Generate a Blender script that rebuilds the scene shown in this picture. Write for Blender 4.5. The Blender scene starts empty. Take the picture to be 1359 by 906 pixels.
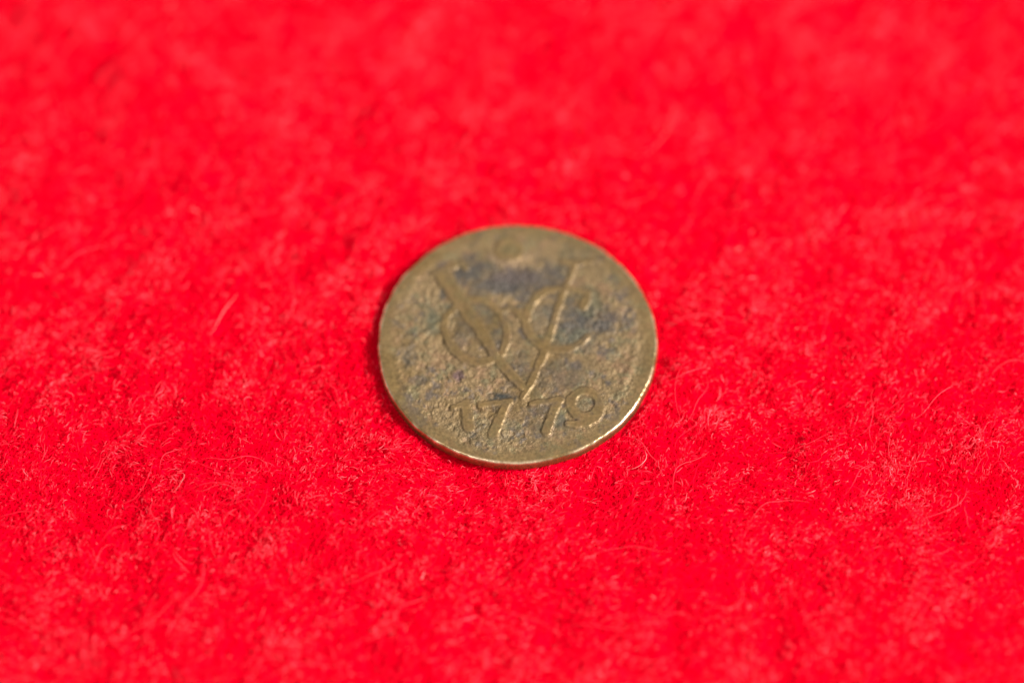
import bpy, math
import numpy as np
from mathutils import Vector

# ------------------------------------------------------------------ camera, world, lamps, exposure (1 unit = 1 cm)
scene = bpy.context.scene
scene.unit_settings.scale_length = 0.01
COL = scene.collection
ELEV, DIST = math.radians(59.0), 28.9
cam_loc = Vector((0, -math.cos(ELEV) * DIST, math.sin(ELEV) * DIST))
cd = bpy.data.cameras.new('camera')
cam = bpy.data.objects.new('camera', cd)
COL.objects.link(cam)
cam.location = cam_loc
cam.rotation_euler = (math.radians(90) - ELEV, 0, 0)
cd.lens, cd.sensor_width = 135.0, 36.0
cd.clip_start, cd.clip_end = 0.5, 500.0
cd.dof.use_dof = True
vdir = (Vector((0, 0, 0)) - cam_loc).normalized()
cd.dof.focus_distance = (Vector((0, -1.02, 0.04)) - cam_loc).dot(vdir)
cd.dof.aperture_fstop = 0.001 * cd.lens / (2 * 0.86)      # lens opening 1.72 cm across
cd.dof.aperture_blades = 0
scene.camera = cam

w = bpy.data.worlds.new('World')
scene.world = w
w.use_nodes = True
bg = w.node_tree.nodes['Background']
bg.inputs['Color'].default_value = (1.0, 0.97, 0.93, 1)
bg.inputs['Strength'].default_value = 0.36

def area_lamp(name, az, el, dist, size, power, color):
    l = bpy.data.lights.new(name, 'AREA')
    l.shape = 'DISK'; l.size = size; l.energy = power; l.color = color
    o = bpy.data.objects.new(name, l); COL.objects.link(o)
    a, e = math.radians(az), math.radians(el)
    p = Vector((math.cos(e) * math.cos(a), math.cos(e) * math.sin(a), math.sin(e))) * dist
    o.location = p
    o.rotation_euler = (-p).to_track_quat('-Z', 'Y').to_euler()
    return o
area_lamp('key_lamp', -9, 38, 60, 20, 50000, (1.0, 0.95, 0.88))
area_lamp('fill_lamp', -125, 42, 70, 30, 4500, (1.0, 0.96, 0.92))

scene.render.engine = 'CYCLES'
scene.view_settings.view_transform = 'Standard'
scene.view_settings.look = 'None'
scene.view_settings.exposure = 0.98
scene.view_settings.gamma = 1.0
scene.view_settings.use_curve_mapping = False
scene.cycles.max_bounces = 8
scene.cycles.diffuse_bounces = 4
scene.cycles.use_adaptive_sampling = True
try:
    scene.cycles_curves.shape = 'RIBBONS'
except Exception:
    pass

rng = np.random.default_rng(7)

# ------------------------------------------------------------------ helpers
_lat = {}
def vnoise(x, y, seed=0):
    """smooth value noise in -1..1"""
    if seed not in _lat:
        _lat[seed] = np.random.default_rng(1000 + seed).uniform(-1, 1, (512, 512))
    L = _lat[seed]
    xi = np.floor(x).astype(int); yi = np.floor(y).astype(int)
    fx = x - xi; fy = y - yi
    fx = fx * fx * fx * (fx * (6 * fx - 15) + 10); fy = fy * fy * fy * (fy * (6 * fy - 15) + 10)
    a = L[xi & 511, yi & 511]; b = L[(xi + 1) & 511, yi & 511]
    c = L[xi & 511, (yi + 1) & 511]; d = L[(xi + 1) & 511, (yi + 1) & 511]
    return (a * (1 - fx) + b * fx) * (1 - fy) + (c * (1 - fx) + d * fx) * fy
def fbm(x, y, f, octv=4, seed=0, gain=0.5):
    s = np.zeros_like(x); amp = 1.0; tot = 0
    for k in range(octv):
        ca, sa = math.cos(0.6 + k * 1.1), math.sin(0.6 + k * 1.1)
        s += amp * vnoise((x * ca - y * sa) * f + 37.3 * k, (x * sa + y * ca) * f + 11.7 * k, seed + k)
        tot += amp; amp *= gain; f *= 2.03
    return s / tot * 1.6
def sstep(a, b, x):
    t = np.clip((x - a) / (b - a), 0, 1)
    return t * t * (3 - 2 * t)

def new_mat(name):
    m = bpy.data.materials.new(name); m.use_nodes = True
    nt = m.node_tree
    return m, nt, nt.nodes['Principled BSDF']
def node(nt, typ, **kw):
    n = nt.nodes.new(typ)
    for k, v in kw.items():
        if k in n.inputs: n.inputs[k].default_value = v
        else: setattr(n, k, v)
    return n
NAP, TUFTS, LOOSE = 450000, 620000, 1000

# the coin's relief: centre line points (x, y, width) in cm
S = {
 'V': [[(-0.55, 0.583, 0.121), (-0.492, 0.462, 0.103), (-0.423, 0.342, 0.091), (-0.365, 0.249, 0.085), (-0.297, 0.143, 0.085), (-0.24, 0.037, 0.079), (-0.194, -0.055, 0.067), (-0.126, -0.18, 0.067), (-0.036, -0.298, 0.067), (0.042, -0.395, 0.055)], [(-0.624, 0.61, 0.042), (-0.55, 0.637, 0.055), (-0.471, 0.677, 0.048)], [(-0.471, 0.677, 0.042), (-0.419, 0.691, 0.03), (-0.39, 0.65, 0.024)], [(0.444, 0.691, 0.024), (0.397, 0.556, 0.03), (0.345, 0.436, 0.036), (0.304, 0.282, 0.036), (0.264, 0.129, 0.042), (0.212, -0.055, 0.042), (0.172, -0.173, 0.048), (0.132, -0.285, 0.048), (0.087, -0.382, 0.048), (0.037, -0.479, 0.036)], [(0.341, 0.711, 0.024), (0.444, 0.698, 0.03), (0.616, 0.718, 0.018)]] ,
 'O': [[(-0.468, 0.302, 0.042), (-0.417, 0.355, 0.036), (-0.343, 0.375, 0.036), (-0.264, 0.369, 0.036), (-0.195, 0.329, 0.036), (-0.138, 0.262, 0.036), (-0.093, 0.176, 0.042), (-0.076, 0.083, 0.048), (-0.087, -0.009, 0.048), (-0.115, -0.095, 0.048), (-0.166, -0.147, 0.048), (-0.233, -0.173, 0.055), (-0.312, -0.18, 0.061), (-0.391, -0.147, 0.061), (-0.465, -0.075, 0.055), (-0.516, 0.011, 0.048), (-0.546, 0.116, 0.048), (-0.535, 0.222, 0.042), (-0.468, 0.302, 0.042)]] ,
 'C': [[(0.498, 0.309, 0.048), (0.521, 0.369, 0.048), (0.533, 0.436, 0.036)], [(0.533, 0.429, 0.03), (0.465, 0.449, 0.03), (0.391, 0.469, 0.03), (0.317, 0.469, 0.036), (0.231, 0.456, 0.042), (0.163, 0.409, 0.048), (0.112, 0.342, 0.048), (0.077, 0.269, 0.055), (0.06, 0.176, 0.055), (0.083, 0.09, 0.055), (0.128, 0.017, 0.048), (0.184, -0.036, 0.042), (0.252, -0.062, 0.042), (0.33, -0.068, 0.042), (0.404, -0.055, 0.042), (0.472, -0.016, 0.042), (0.523, 0.043, 0.048)], [(-0.116, 0.269, 0.036), (-0.053, 0.302, 0.048), (0.004, 0.262, 0.042), (0.055, 0.196, 0.042)]] ,
 '1': [[(-0.478, -0.57, 0.03), (-0.428, -0.551, 0.036), (-0.377, -0.525, 0.042)], [(-0.383, -0.538, 0.061), (-0.371, -0.628, 0.073), (-0.359, -0.737, 0.079)]] ,
 '7a': [[(-0.271, -0.551, 0.036), (-0.159, -0.531, 0.036), (-0.053, -0.518, 0.042)], [(-0.081, -0.538, 0.055), (-0.131, -0.667, 0.061), (-0.175, -0.795, 0.067)]] ,
 '7b': [[(0.104, -0.531, 0.03), (0.216, -0.518, 0.036), (0.316, -0.505, 0.042)], [(0.294, -0.531, 0.055), (0.254, -0.647, 0.061), (0.214, -0.769, 0.067)]] ,
 '9': [[(0.607, -0.538, 0.055), (0.599, -0.494, 0.055), (0.577, -0.458, 0.055), (0.543, -0.433, 0.055), (0.502, -0.424, 0.055), (0.461, -0.433, 0.055), (0.426, -0.458, 0.055), (0.403, -0.494, 0.055), (0.394, -0.538, 0.055), (0.402, -0.581, 0.055), (0.425, -0.618, 0.055), (0.459, -0.642, 0.055), (0.5, -0.651, 0.055), (0.54, -0.642, 0.055), (0.575, -0.618, 0.055), (0.598, -0.581, 0.055), (0.607, -0.538, 0.055)], [(0.612, -0.564, 0.055), (0.606, -0.615, 0.055), (0.572, -0.66, 0.061), (0.51, -0.699, 0.067), (0.438, -0.712, 0.055), (0.371, -0.705, 0.036)]] ,
 'M': [[(-0.007, 0.813, 0.103), (-0.014, 0.84, 0.103), (-0.033, 0.86, 0.103), (-0.059, 0.867, 0.103), (-0.085, 0.86, 0.103), (-0.104, 0.84, 0.103), (-0.111, 0.813, 0.103), (-0.104, 0.786, 0.103), (-0.085, 0.766, 0.103), (-0.059, 0.759, 0.103), (-0.033, 0.766, 0.103), (-0.014, 0.786, 0.103), (-0.007, 0.813, 0.103)]] ,
 'W': [[(-0.546, 0.196, 0.03), (-0.591, 0.156, 0.03), (-0.687, 0.09, 0.03), (-0.782, -0.009, 0.03), (-0.882, -0.075, 0.03), (-0.903, -0.173, 0.03), (-0.879, -0.317, 0.03), (-0.821, -0.402, 0.024)], [(0.896, -0.009, 0.036), (0.852, -0.239, 0.036), (0.76, -0.434, 0.03)], [(-0.731, -0.402, 0.03), (-0.598, -0.304, 0.03), (-0.429, -0.337, 0.024)]] ,
}

# ------------------------------------------------------------------ materials
def felt_material(name, fibre):
    m, nt, p = new_mat(name)
    L = nt.links.new
    if fibre:
        at = node(nt, 'ShaderNodeAttribute', attribute_name='tint')
        ramp = node(nt, 'ShaderNodeValToRGB')
        e = ramp.color_ramp.elements
        e[0].position, e[0].color = 0.0, (0.70, 0.0, 0.013, 1)
        e[1].position, e[1].color = 0.55, (0.88, 0.0, 0.024, 1)
        e3 = e.new(0.74); e3.color = (0.90, 0.024, 0.052, 1)
        e4 = e.new(0.96); e4.color = (0.92, 0.115, 0.155, 1)
        e5 = e.new(1.0); e5.color = (0.92, 0.30, 0.32, 1)
        L(at.outputs['Fac'], ramp.inputs['Fac'])
        L(ramp.outputs['Color'], p.inputs['Base Color'])
        p.inputs['Roughness'].default_value = 0.55
        sp = node(nt, 'ShaderNodeMapRange'); sp.inputs[1].default_value = 0.5; sp.inputs[2].default_value = 1.0
        sp.inputs[3].default_value = 0.0; sp.inputs[4].default_value = 0.12
        L(at.outputs['Fac'], sp.inputs[0]); L(sp.outputs[0], p.inputs['Specular IOR Level'])
    else:
        tc = node(nt, 'ShaderNodeTexCoord')
        nz = node(nt, 'ShaderNodeTexNoise', Scale=9.0, Detail=6.0)
        L(tc.outputs['Object'], nz.inputs['Vector'])
        ramp = node(nt, 'ShaderNodeValToRGB')
        e = ramp.color_ramp.elements
        e[0].position, e[0].color = 0.3, (0.55, 0.0, 0.004, 1)
        e[1].position, e[1].color = 0.7, (0.86, 0.0, 0.024, 1)
        L(nz.outputs['Fac'], ramp.inputs['Fac'])
        L(ramp.outputs['Color'], p.inputs['Base Color'])
        p.inputs['Roughness'].default_value = 0.9
        p.inputs['Specular IOR Level'].default_value = 0.0
        b = node(nt, 'ShaderNodeBump', Strength=0.6, Distance=0.01)
        n2 = node(nt, 'ShaderNodeTexNoise', Scale=60.0, Detail=4.0)
        L(tc.outputs['Object'], n2.inputs['Vector'])
        L(n2.outputs['Fac'], b.inputs['Height'])
        L(b.outputs['Normal'], p.inputs['Normal'])
    return m
M_base = felt_material('red_felt_backing', False)
M_fuzz = felt_material('red_felt_fibre', True)

def coin_material():
    m, nt, p = new_mat('worn_copper')
    L = nt.links.new
    tc = node(nt, 'ShaderNodeTexCoord')
    col = node(nt, 'ShaderNodeAttribute', attribute_name='patina')
    rg = node(nt, 'ShaderNodeAttribute', attribute_name='grit')
    n1 = node(nt, 'ShaderNodeTexNoise', Scale=42.0, Detail=5.0, Roughness=0.65)
    n2 = node(nt, 'ShaderNodeTexNoise', Scale=16.0, Detail=4.0, Roughness=0.6)
    L(tc.outputs['Object'], n1.inputs['Vector']); L(tc.outputs['Object'], n2.inputs['Vector'])
    # fine mottling of the tone
    mr = node(nt, 'ShaderNodeMapRange'); mr.inputs[1].default_value = 0.3; mr.inputs[2].default_value = 0.7
    mr.inputs[3].default_value = 0.72; mr.inputs[4].default_value = 1.30
    L(n1.outputs['Fac'], mr.inputs[0])
    mul = node(nt, 'ShaderNodeVectorMath', operation='SCALE')
    L(col.outputs['Color'], mul.inputs[0]); L(mr.outputs[0], mul.inputs['Scale'])
    L(mul.outputs[0], p.inputs['Base Color'])
    mm = node(nt, 'ShaderNodeMapRange'); mm.inputs[1].default_value = -1.0; mm.inputs[2].default_value = 0.0
    mm.inputs[3].default_value = 0.90; mm.inputs[4].default_value = 0.45
    L(rg.outputs['Fac'], mm.inputs[0]); L(mm.outputs[0], p.inputs['Metallic'])
    rr = node(nt, 'ShaderNodeMapRange'); rr.inputs[1].default_value = -1.0; rr.inputs[3].default_value = 0.20; rr.inputs[4].default_value = 0.62
    L(rg.outputs['Fac'], rr.inputs[0]); L(rr.outputs[0], p.inputs['Roughness'])
    p.inputs['Specular IOR Level'].default_value = 0.4
    bs = node(nt, 'ShaderNodeMath', operation='MULTIPLY_ADD'); bs.inputs[1].default_value = 0.5; bs.inputs[2].default_value = 0.12
    L(rg.outputs['Fac'], bs.inputs[0])
    b = node(nt, 'ShaderNodeBump', Distance=0.012)
    L(bs.outputs[0], b.inputs['Strength'])
    add = node(nt, 'ShaderNodeMath', operation='ADD')
    L(n1.outputs['Fac'], add.inputs[0]); L(n2.outputs['Fac'], add.inputs[1])
    L(add.outputs[0], b.inputs['Height']); L(b.outputs['Normal'], p.inputs['Normal'])
    return m
M_coin = coin_material()

# ------------------------------------------------------------------ red felt: backing sheet
def felt_height(x, y):
    return 0.030 * fbm(x, y, 1.5, 2, 40) + 0.022 * fbm(x, y, 5.0, 3, 50)
CX, CY = 0.039, -0.064
NB = 420
gx, gy = np.meshgrid(np.linspace(-16, 16, NB), np.linspace(-13, 19, NB), indexing='ij')
gr = np.hypot(gx - CX, gy - CY)
gz = felt_height(gx, gy) * sstep(0.9, 1.25, gr) - 0.05
me = bpy.data.meshes.new('felt_cloth')
idx = np.arange(NB * NB).reshape(NB, NB)
quads = np.stack([idx[:-1, :-1], idx[1:, :-1], idx[1:, 1:], idx[:-1, 1:]], -1).reshape(-1, 4)
def build_mesh(me, co, quads):
    me.vertices.add(len(co)); me.vertices.foreach_set('co', np.ascontiguousarray(co, dtype=np.float32).ravel())
    me.loops.add(quads.size); me.loops.foreach_set('vertex_index', quads.astype(np.int32).ravel())
    me.polygons.add(len(quads))
    me.polygons.foreach_set('loop_start', np.arange(0, quads.size, 4, dtype=np.int32))
    me.polygons.foreach_set('loop_total', np.full(len(quads), 4, dtype=np.int32))
    me.update(calc_edges=True)
    me.polygons.foreach_set('use_smooth', np.ones(len(quads), dtype=bool))
build_mesh(me, np.stack([gx, gy, gz], -1).reshape(-1, 3), quads)
me.materials.append(M_base)
cloth = bpy.data.objects.new('felt_cloth', me); COL.objects.link(cloth)
cloth['kind'] = 'structure'
cloth['label'] = 'bright red felt cloth lying flat under the coin'

# ------------------------------------------------------------------ red felt: matted wool fibres
XR, YR = (-6.0, 6.0), (-4.8, 6.8)
def grow(name, x, y, th, ln, rad, npts, z0, lift, curl_sd, wig, tint, seed, label):
    r = np.random.default_rng(seed)
    n = len(x)
    curl = r.normal(0, curl_sd, n)
    t = np.linspace(0, 1, npts)
    ph = r.uniform(0, 6.28, n); wf = r.uniform(0.6, 1.6, n); wa = r.uniform(0.2, 1.0, n) * wig
    ang = th[:, None] + curl[:, None] * (t - 0.5)[None] + wa[:, None] * np.sin(6.28 * wf[:, None] * t[None] + ph[:, None])
    ds = (ln / (npts - 1))[:, None]
    px = x[:, None] + np.cumsum(np.cos(ang) * ds, 1); py = y[:, None] + np.cumsum(np.sin(ang) * ds, 1)
    lz = np.abs(r.normal(0, 1, n)) * lift
    pz = felt_height(px, py) + z0[:, None] + lz[:, None] * np.sin(3.14 * t)[None] ** 1.2 \
        + 0.006 * np.sin(ph[:, None] * 3 + 7 * t[None])
    rr = np.hypot(px - CX, py - CY)
    under = sstep(1.11, 1.055, rr) * np.where((rr.min(1) > 1.062) & (r.uniform(0, 1, n) < 0.45), 0.25, 1.0)[:, None]
    pz = pz * (1 - under) + np.minimum(pz, -0.006) * under      # pressed down beside and under the coin
    ok = (rr.min(1) > 0.88) & ((rr.min(1) > 1.075) | (tint < 0.6) | (r.uniform(0, 1, n) < 0.22))  # pale fibres thinned out beside the coin to deepen its contact shadow
    px, py, pz, n = px[ok], py[ok], pz[ok], int(ok.sum())
    h = bpy.data.hair_curves.new(name)
    h.add_curves([npts] * n)
    h.points.foreach_set('position', np.stack([px, py, pz], -1).astype(np.float32).ravel())
    ra = h.attributes.get('radius') or h.attributes.new('radius', 'FLOAT', 'POINT')
    prof = (0.25 + 0.75 * np.sin(3.14159 * t))
    ra.data.foreach_set('value', (rad[ok][:, None] * prof[None]).astype(np.float32).ravel())
    ta = h.attributes.new('tint', 'FLOAT', 'CURVE')
    ta.data.foreach_set('value', np.clip(tint[ok], 0, 1).astype(np.float32))
    h.materials.append(M_fuzz)
    o = bpy.data.objects.new(name, h); COL.objects.link(o)
    o['kind'] = 'stuff'; o['label'] = label; o['category'] = 'felt fibres'
    return o
def nap_dir(x, y):
    return math.radians(52) + 0.75 * fbm(x, y, 1.3, 3, 70)
# dense mat
n = NAP
x = rng.uniform(*XR, n); y = rng.uniform(*YR, n)
th_ = nap_dir(x, y) + rng.normal(0, 0.9, n)
grow('felt_nap', x, y, th_, rng.uniform(0.10, 0.30, n), rng.uniform(0.0012, 0.0024, n), 7, rng.uniform(-0.05, -0.004, n), 0.010,
     1.5, 1.0, 0.02 + 0.62 * rng.beta(2, 2, n), 3, 'matted red wool fibres covering the whole cloth around the coin')
# tufts: small flocks of paler fibres that stand a little proud, gathered where the nap is lifted
nc = TUFTS
cx_ = rng.uniform(*XR, nc); cy_ = rng.uniform(*YR, nc)
ua, va = cx_ * 0.616 + cy_ * 0.788, -cx_ * 0.788 + cy_ * 0.616     # along and across the lie of the nap
keep = rng.uniform(0, 1, nc) < np.clip(0.36 + 0.10 * fbm(ua * 0.6, va, 2.0, 2, 85) + 0.80 * fbm(ua * 0.55, va, 7.5, 4, 80, 0.85), 0.06, 1)
cx_, cy_ = cx_[keep], cy_[keep]; nc = len(cx_)
cnt = rng.integers(1, 4, nc)
ci = np.repeat(np.arange(nc), cnt); n = len(ci)
sp = rng.uniform(0.004, 0.016, nc)[ci]
x = cx_[ci] + rng.normal(0, 1, n) * sp; y = cy_[ci] + rng.normal(0, 1, n) * sp
cth = nap_dir(cx_, cy_) + rng.normal(0, 0.55, nc)
cln = rng.uniform(0.018, 0.044, nc) * np.exp(rng.normal(0, 0.45, nc))
cti = 0.44 + 0.46 * rng.uniform(0, 1, nc) ** 2.0 + 0.16 * fbm(ua[keep] * 0.6, va[keep], 5.0, 3, 87, 0.7)
grow('felt_tufts', x, y, cth[ci] + rng.normal(0, 0.40, n), cln[ci] * rng.uniform(0.6, 1.3, n), 0.0010 + 0.0018 * rng.uniform(0, 1, n) ** 1.5, 6,
     0.002 + rng.uniform(-0.006, 0.016, n), 0.009, 0.6, 0.22, np.where(rng.uniform(0, 1, n) < 0.0010, 1.0, np.minimum(cti[ci] + rng.normal(0, 0.10, n), 0.96)), 4,
     'small pale red tufts of wool standing proud of the nap')
# long loose fibres
n = LOOSE
x = rng.uniform(*XR, n); y = rng.uniform(*YR, n)
ti = rng.uniform(0.60, 0.88, n); ti[rng.uniform(0, 1, n) < 0.012] = 1.0
grow('loose_fibres', x, y, nap_dir(x, y) + rng.normal(0, 0.6, n), rng.uniform(0.20, 0.60, n), rng.uniform(0.0010, 0.0019, n), 14,
     rng.uniform(0.004, 0.022, n), 0.040, 1.1, 0.45, ti, 5, 'long loose red fibres curling up above the matted nap')

# ------------------------------------------------------------------ the coin
R0 = 1.048
NR, NT = 300, 1320
TOP = 0.100
def seg_dist(x, y, pts):
    """distance to a polyline of varying width, measured from the stroke's edge"""
    best = np.full(x.shape, 9.0)
    for (x0, y0, w0), (x1, y1, w1) in zip(pts[:-1], pts[1:]):
        dx, dy = x1 - x0, y1 - y0
        t = np.clip(((x - x0) * dx + (y - y0) * dy) / (dx * dx + dy * dy + 1e-12), 0, 1)
        d = np.hypot(x - x0 - t * dx, y - y0 - t * dy) - 0.5 * (w0 + t * (w1 - w0))
        best = np.minimum(best, d)
    return best

th = np.linspace(0, 2 * np.pi, NT, endpoint=False)
rad_prof = np.concatenate([np.linspace(0.0, 0.90, NR - 60)[1:], np.linspace(0.90, 0.975, 60)[1:]])
outline = R0 * (1 + 0.004 * np.sin(2 * th + 0.6) + 0.003 * np.sin(3 * th + 2.0) + 0.0015 * np.sin(7 * th + 1.0)
                + 0.0018 * fbm(np.cos(th) * 3, np.sin(th) * 3, 1.5, 4, 90))
TT, PP = np.meshgrid(th, rad_prof, indexing='xy')
X = PP * np.cos(TT) * outline[None]; Y = PP * np.sin(TT) * outline[None]
rn = PP
dist = {k: np.minimum.reduce([seg_dist(X, Y, s) for s in v]) for k, v in S.items()}
warp = 0.006 * fbm(X, Y, 9, 3, 100)
letters = np.minimum.reduce([dist[k] for k in S if k != 'W']) + warp
wear = 0.80 + 0.45 * fbm(X, Y, 2.6, 4, 110, 0.6)                      # worn unevenly
hs = np.where(np.minimum(dist['O'], dist['C']) < dist['V'], 0.85, 1.0) * np.where(dist['M'] < 0.03, 0.95 - 0.45 * (1 - sstep(-0.06, -0.02, dist['M'])), 1.0)
bevel = 1 - sstep(-0.009, 0.013, letters - 0.005 + 0.006 * fbm(X, Y, 22, 3, 105))
relief = 0.0108 * bevel * np.clip(wear, 0.35, 1.15) * hs
relief += 0.005 * (1 - sstep(-0.01, 0.02, dist['W'] + warp))
rim_mask = sstep(0.84, 0.95, rn + 0.02 * fbm(X, Y, 3, 3, 115))
smooth = np.clip(np.maximum(1 - sstep(-0.004, 0.016, letters), 0.85 * rim_mask), 0, 1)
rough = 1 - smooth
grit_area = np.clip(0.65 + 0.5 * fbm(X, Y, 2.5, 2, 120) - 0.45 * Y, 0.25, 1.3)
pits = fbm(X, Y, 13, 4, 130, 0.6)
z = relief + 0.005 * rim_mask
z += 0.85 * rough * grit_area * (0.0044 * pits + 0.0050 * fbm(X, Y, 34, 3, 135, 0.6) + 0.0045 * fbm(X, Y, 6, 2, 140) - 0.010 * sstep(0.55, 1.0, fbm(X, Y, 11, 3, 150)))
z += 0.0009 * fbm(X, Y, 20, 2, 160) + 0.004 * fbm(X, Y, 1.2, 2, 170)
z = TOP + z
# colour of the patina
def patch(cx, cy, rx, ry, soft, seed):
    d = np.hypot((X - cx) / rx, (Y - cy) / ry) + 0.55 * fbm(X, Y, 8, 5, seed, 0.7)
    return 1 - sstep(1 - soft, 1 + soft, d)
def mixc(c, b, f):
    return c * (1 - f[..., None]) + np.array(b)[None, None] * f[..., None]
olive = (0.335, 0.225, 0.085)
colr = np.ones(X.shape + (3,)) * np.array((0.420, 0.305, 0.175))
colr = mixc(colr, (0.47, 0.30, 0.19), 0.75 * sstep(0.0, 0.8, fbm(X, Y, 12, 4, 200, 0.7)))       # coppery
colr = mixc(colr, (0.32, 0.30, 0.19), 0.75 * sstep(0.1, 0.8, fbm(X, Y, 10, 4, 210, 0.7)))      # greenish
colr = mixc(colr, (0.215, 0.185, 0.195), 0.80 * sstep(0.22, 0.80, fbm(X, Y, 10.5, 4, 220, 0.65)))  # purplish
colr = mixc(colr, olive, 0.55 * sstep(0.1, 0.7, fbm(X, Y, 4, 3, 230)))
purple, slate, green = (0.165, 0.138, 0.155), (0.140, 0.143, 0.155), (0.22, 0.235, 0.175)
stain = np.zeros(X.shape)
broken = fbm(X, Y, 11, 4, 260, 0.75)                             # the tarnish is broken up into flecks
for (cx, cy, rx, ry, a, b) in [(-0.20, 0.60, 0.30, 0.13, .85, purple), (0.10, 0.56, 0.26, 0.12, .85, purple),
                               (-0.04, 0.47, 0.36, 0.07, .6, slate), (0.27, 0.60, 0.10, 0.12, .6, slate), (-0.36, 0.62, .12, .10, .7, slate),
                               (0.66, 0.20, 0.20, 0.12, .9, purple), (0.50, 0.10, 0.22, 0.12, .75, slate),
                               (0.38, 0.22, 0.14, 0.20, .7, slate), (0.55, 0.33, .08, .12, .6, green), (0.40, 0.02, .14, .10, .5, green),
                               (-0.137, -0.505, 0.10, 0.075, 1.0, (0.09, 0.10, 0.11)), (-0.436, -0.303, 0.05, 0.06, .85, (0.20, 0.12, 0.17)),
                               (-0.736, -0.335, 0.06, 0.04, .7, purple), (-0.60, 0.26, .11, .13, .75, green),
                               (-0.56, 0.43, .03, .05, .9, slate), (-0.69, 0.10, .10, .04, .6, green), (-0.80, -0.12, .05, .09, .65, slate),
                               (0.18, -0.58, 0.09, 0.06, .7, purple), (0.50, -0.54, 0.07, 0.06, .5, green), (0.72, -0.10, .05, .08, .5, green),
                               (0.55, -0.05, .12, .06, .4, purple), (0.30, -0.28, .22, .12, .45, slate), (0.02, -0.20, .07, .13, .45, slate),
                               (-0.38, 0.11, .09, .18, .5, slate), (-0.27, 0.24, .08, .09, .55, slate), (-0.15, 0.02, .05, .10, .5, slate),
                               (0.16, 0.20, .06, .15, .5, slate), (-0.08, 0.82, .07, .04, .6, green), (-0.36, 0.86, .04, .04, .4, green),
                               (0.45, 0.80, .16, .07, .45, green), (0.12, -0.70, .25, .14, .35, purple), (0.32, -0.68, .05, .10, .6, green),
                               (-0.15, -0.76, .30, .10, .3, green), (-0.85, 0.25, .10, .06, .4, (0.2, .15, .08))]:
    f = a * patch(cx, cy, rx, ry, 0.35, int(300 + 10 * (cx + 1) + 100 * (cy + 1)))
    f = f * np.clip(0.82 + 0.65 * broken, 0.10, 1)
    colr = mixc(colr, b, f * (0.25 + 0.75 * rough))
    stain = np.maximum(stain, f)
colr = mixc(colr, olive, 0.58 * smooth * (1 - 0.35 * stain))
lit_arc = seg_dist(X, Y, [(-0.19, 0.745, 0.02), (-0.10, 0.690, 0.035), (-0.03, 0.690, 0.04), (0.06, 0.735, 0.03), (0.12, 0.765, 0.01)])
colr = mixc(colr, (0.56, 0.40, 0.27), 0.7 * (1 - sstep(-0.015, 0.03, lit_arc)))                    # lit lower edge of the mark, painted as a paler crescent
colr = mixc(colr, (0.24, 0.22, 0.12), 0.5 * patch(-0.06, 0.815, 0.08, 0.05, 0.35, 91))
# dark line along the foot of each stroke, highlight painted on worn edges
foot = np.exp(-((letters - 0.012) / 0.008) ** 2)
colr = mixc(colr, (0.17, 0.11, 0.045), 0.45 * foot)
colr = mixc(colr, (0.55, 0.40, 0.24), 0.25 * np.exp(-((letters + 0.002) / 0.008) ** 2) * np.clip(wear, 0, 1))
colr *= (1 + 0.10 * fbm(X, Y, 3, 3, 240))[..., None]

colr = (colr.mean(-1, keepdims=True) * 0.06 + colr * 0.94) * np.array((0.430, 0.392, 0.315))
colr *= (1 - 0.20 * rough * sstep(0.05, 0.7, fbm(X, Y, 26, 3, 250, 0.7)) + 0.10 * fbm(X, Y, 45, 2, 255))[..., None]

# edge of the coin: rounded shoulder, side wall, underside
shoulder = []
for k, (p, dz) in enumerate([(0.9800, -0.0010), (0.9850, -0.0034), (0.9890, -0.0068), (0.9925, -0.0112), (0.9960, -0.0172), (0.9988, -0.0260),
                             (1.000, -0.042), (1.000, -0.060), (1.0, -0.080), (0.996, -0.092), (0.988, -0.100), (0.6, -0.100), (0.0, -0.100)]):
    shoulder.append((p, dz))
nick = 0.6 * fbm(np.cos(th) * 3, np.sin(th) * 3, 1.6, 3, 405) + 0.6 * fbm(np.cos(th) * 9, np.sin(th) * 9, 1.6, 4, 400, 0.5)
lastz = z[-1]
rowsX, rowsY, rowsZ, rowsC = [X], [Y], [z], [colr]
for k, (p, dz) in enumerate(shoulder):
    f = min(1, k / 5)
    wob = 1 + 0.0030 * nick * (p > 0.9)
    rowsX.append((p * np.cos(th) * outline * wob)[None]); rowsY.append((p * np.sin(th) * outline * wob)[None])
    zz = (lastz + dz) * (1 - f) + (TOP + 0.006 + dz * 1.05 + 0.0042 * nick * (k < 7)) * f
    rowsZ.append(zz[None])
    worn = np.array((0.62, 0.47, 0.31)); old = np.array((0.20, 0.125, 0.045))
    g = math.exp(-((k - 2.5) / 2.2) ** 2) * np.clip(0.62 + 0.9 * nick, 0.1, 1)
    rowsC.append((old[None] * (1 - g[:, None]) + worn[None] * g[:, None])[None])
X2, Y2, Z2 = np.concatenate(rowsX), np.concatenate(rowsY), np.concatenate(rowsZ)
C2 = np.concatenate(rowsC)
G2 = np.concatenate([rough * np.clip(grit_area, 0, 1)] + [np.full((1, NT), -0.7)] * len(shoulder))
nrow = X2.shape[0]
P = np.stack([X2, Y2, Z2], -1)
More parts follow.
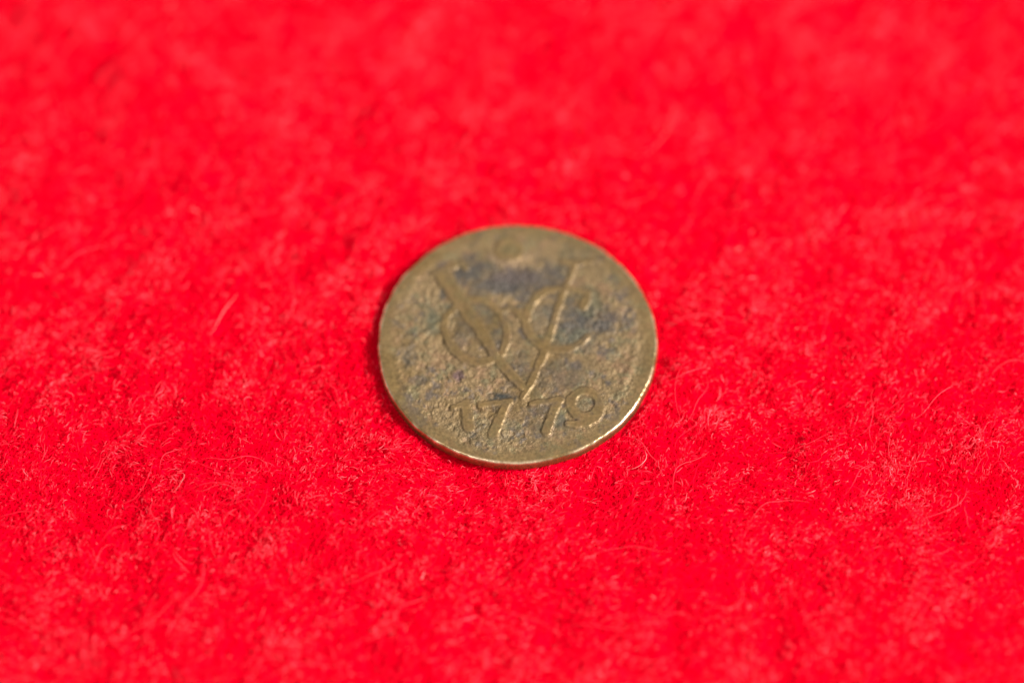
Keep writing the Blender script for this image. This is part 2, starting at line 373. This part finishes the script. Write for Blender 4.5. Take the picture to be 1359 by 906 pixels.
# centre row collapses into a small ring round one point; normals from finite differences
dT = np.roll(P, -1, 1) - np.roll(P, 1, 1)
dR = np.gradient(P, axis=0)
Nn = np.cross(dR, dT); Nn /= np.linalg.norm(Nn, axis=-1, keepdims=True) + 1e-20
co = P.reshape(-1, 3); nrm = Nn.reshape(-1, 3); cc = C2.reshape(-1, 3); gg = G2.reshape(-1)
ids = np.arange(nrow * NT).reshape(nrow, NT)
q = np.stack([ids[:-1], ids[1:], np.roll(ids[1:], -1, 1), np.roll(ids[:-1], -1, 1)], -1)     # (nrow-1, NT, 4)
rowi = np.arange(nrow - 1)[:, None] * np.ones((1, NT), int)
part = np.zeros((nrow - 1, NT), int)                                                         # 0 = field of the disc
keys = ['V', 'O', 'C', '1', '7a', '7b', '9', 'M']
nfl = X.shape[0]
st = np.stack([dist[k] for k in keys])[:, :nfl - 1]
win = st.argmin(0); near = (st.min(0) + warp[:nfl - 1]) < 0.010
part[:nfl - 1][near] = win[near] + 1
part[(rowi >= nfl - 1 - 34) & (part == 0)] = 9                                               # raised rim and edge
part[(rowi >= nrow - 3)] = 0
coin = bpy.data.objects.new('coin', None); COL.objects.link(coin)
coin.location = (CX, CY, 0.0)
coin['label'] = 'old worn copper coin with VOC monogram and date 1779 lying on the red felt'
coin['category'] = 'coin'
coin.empty_display_size = 1.0

def coin_part(name, pid, label=None):
    f = q[part == pid].reshape(-1, 4)
    used, inv = np.unique(f, return_inverse=True)
    me = bpy.data.meshes.new(name)
    build_mesh(me, co[used], inv.reshape(-1, 4))
    a = me.attributes.new('patina', 'FLOAT_COLOR', 'POINT')
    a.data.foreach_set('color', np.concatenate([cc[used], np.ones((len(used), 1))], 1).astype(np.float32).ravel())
    g = me.attributes.new('grit', 'FLOAT', 'POINT')
    g.data.foreach_set('value', gg[used].astype(np.float32))
    me.normals_split_custom_set_from_vertices(nrm[used].astype(np.float32))
    me.materials.append(M_coin)
    o = bpy.data.objects.new(name, me); COL.objects.link(o); o.parent = coin
    if label: o['label'] = label
    return o
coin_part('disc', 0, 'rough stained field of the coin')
for k, lab in zip(range(1, 4), ('large raised letter V', 'raised letter O hooked on the left arm of the V', 'raised letter C hooked on the right arm of the V')):
    coin_part('letter', k, lab)
for k, lab in zip(range(4, 8), ('raised digit 1 of the date', 'first raised digit 7 of the date', 'second raised digit 7 of the date', 'raised digit 9 of the date')):
    coin_part('digit', k, lab)
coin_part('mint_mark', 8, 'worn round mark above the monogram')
coin_part('rim', 9, 'smooth raised rim and worn bright edge')
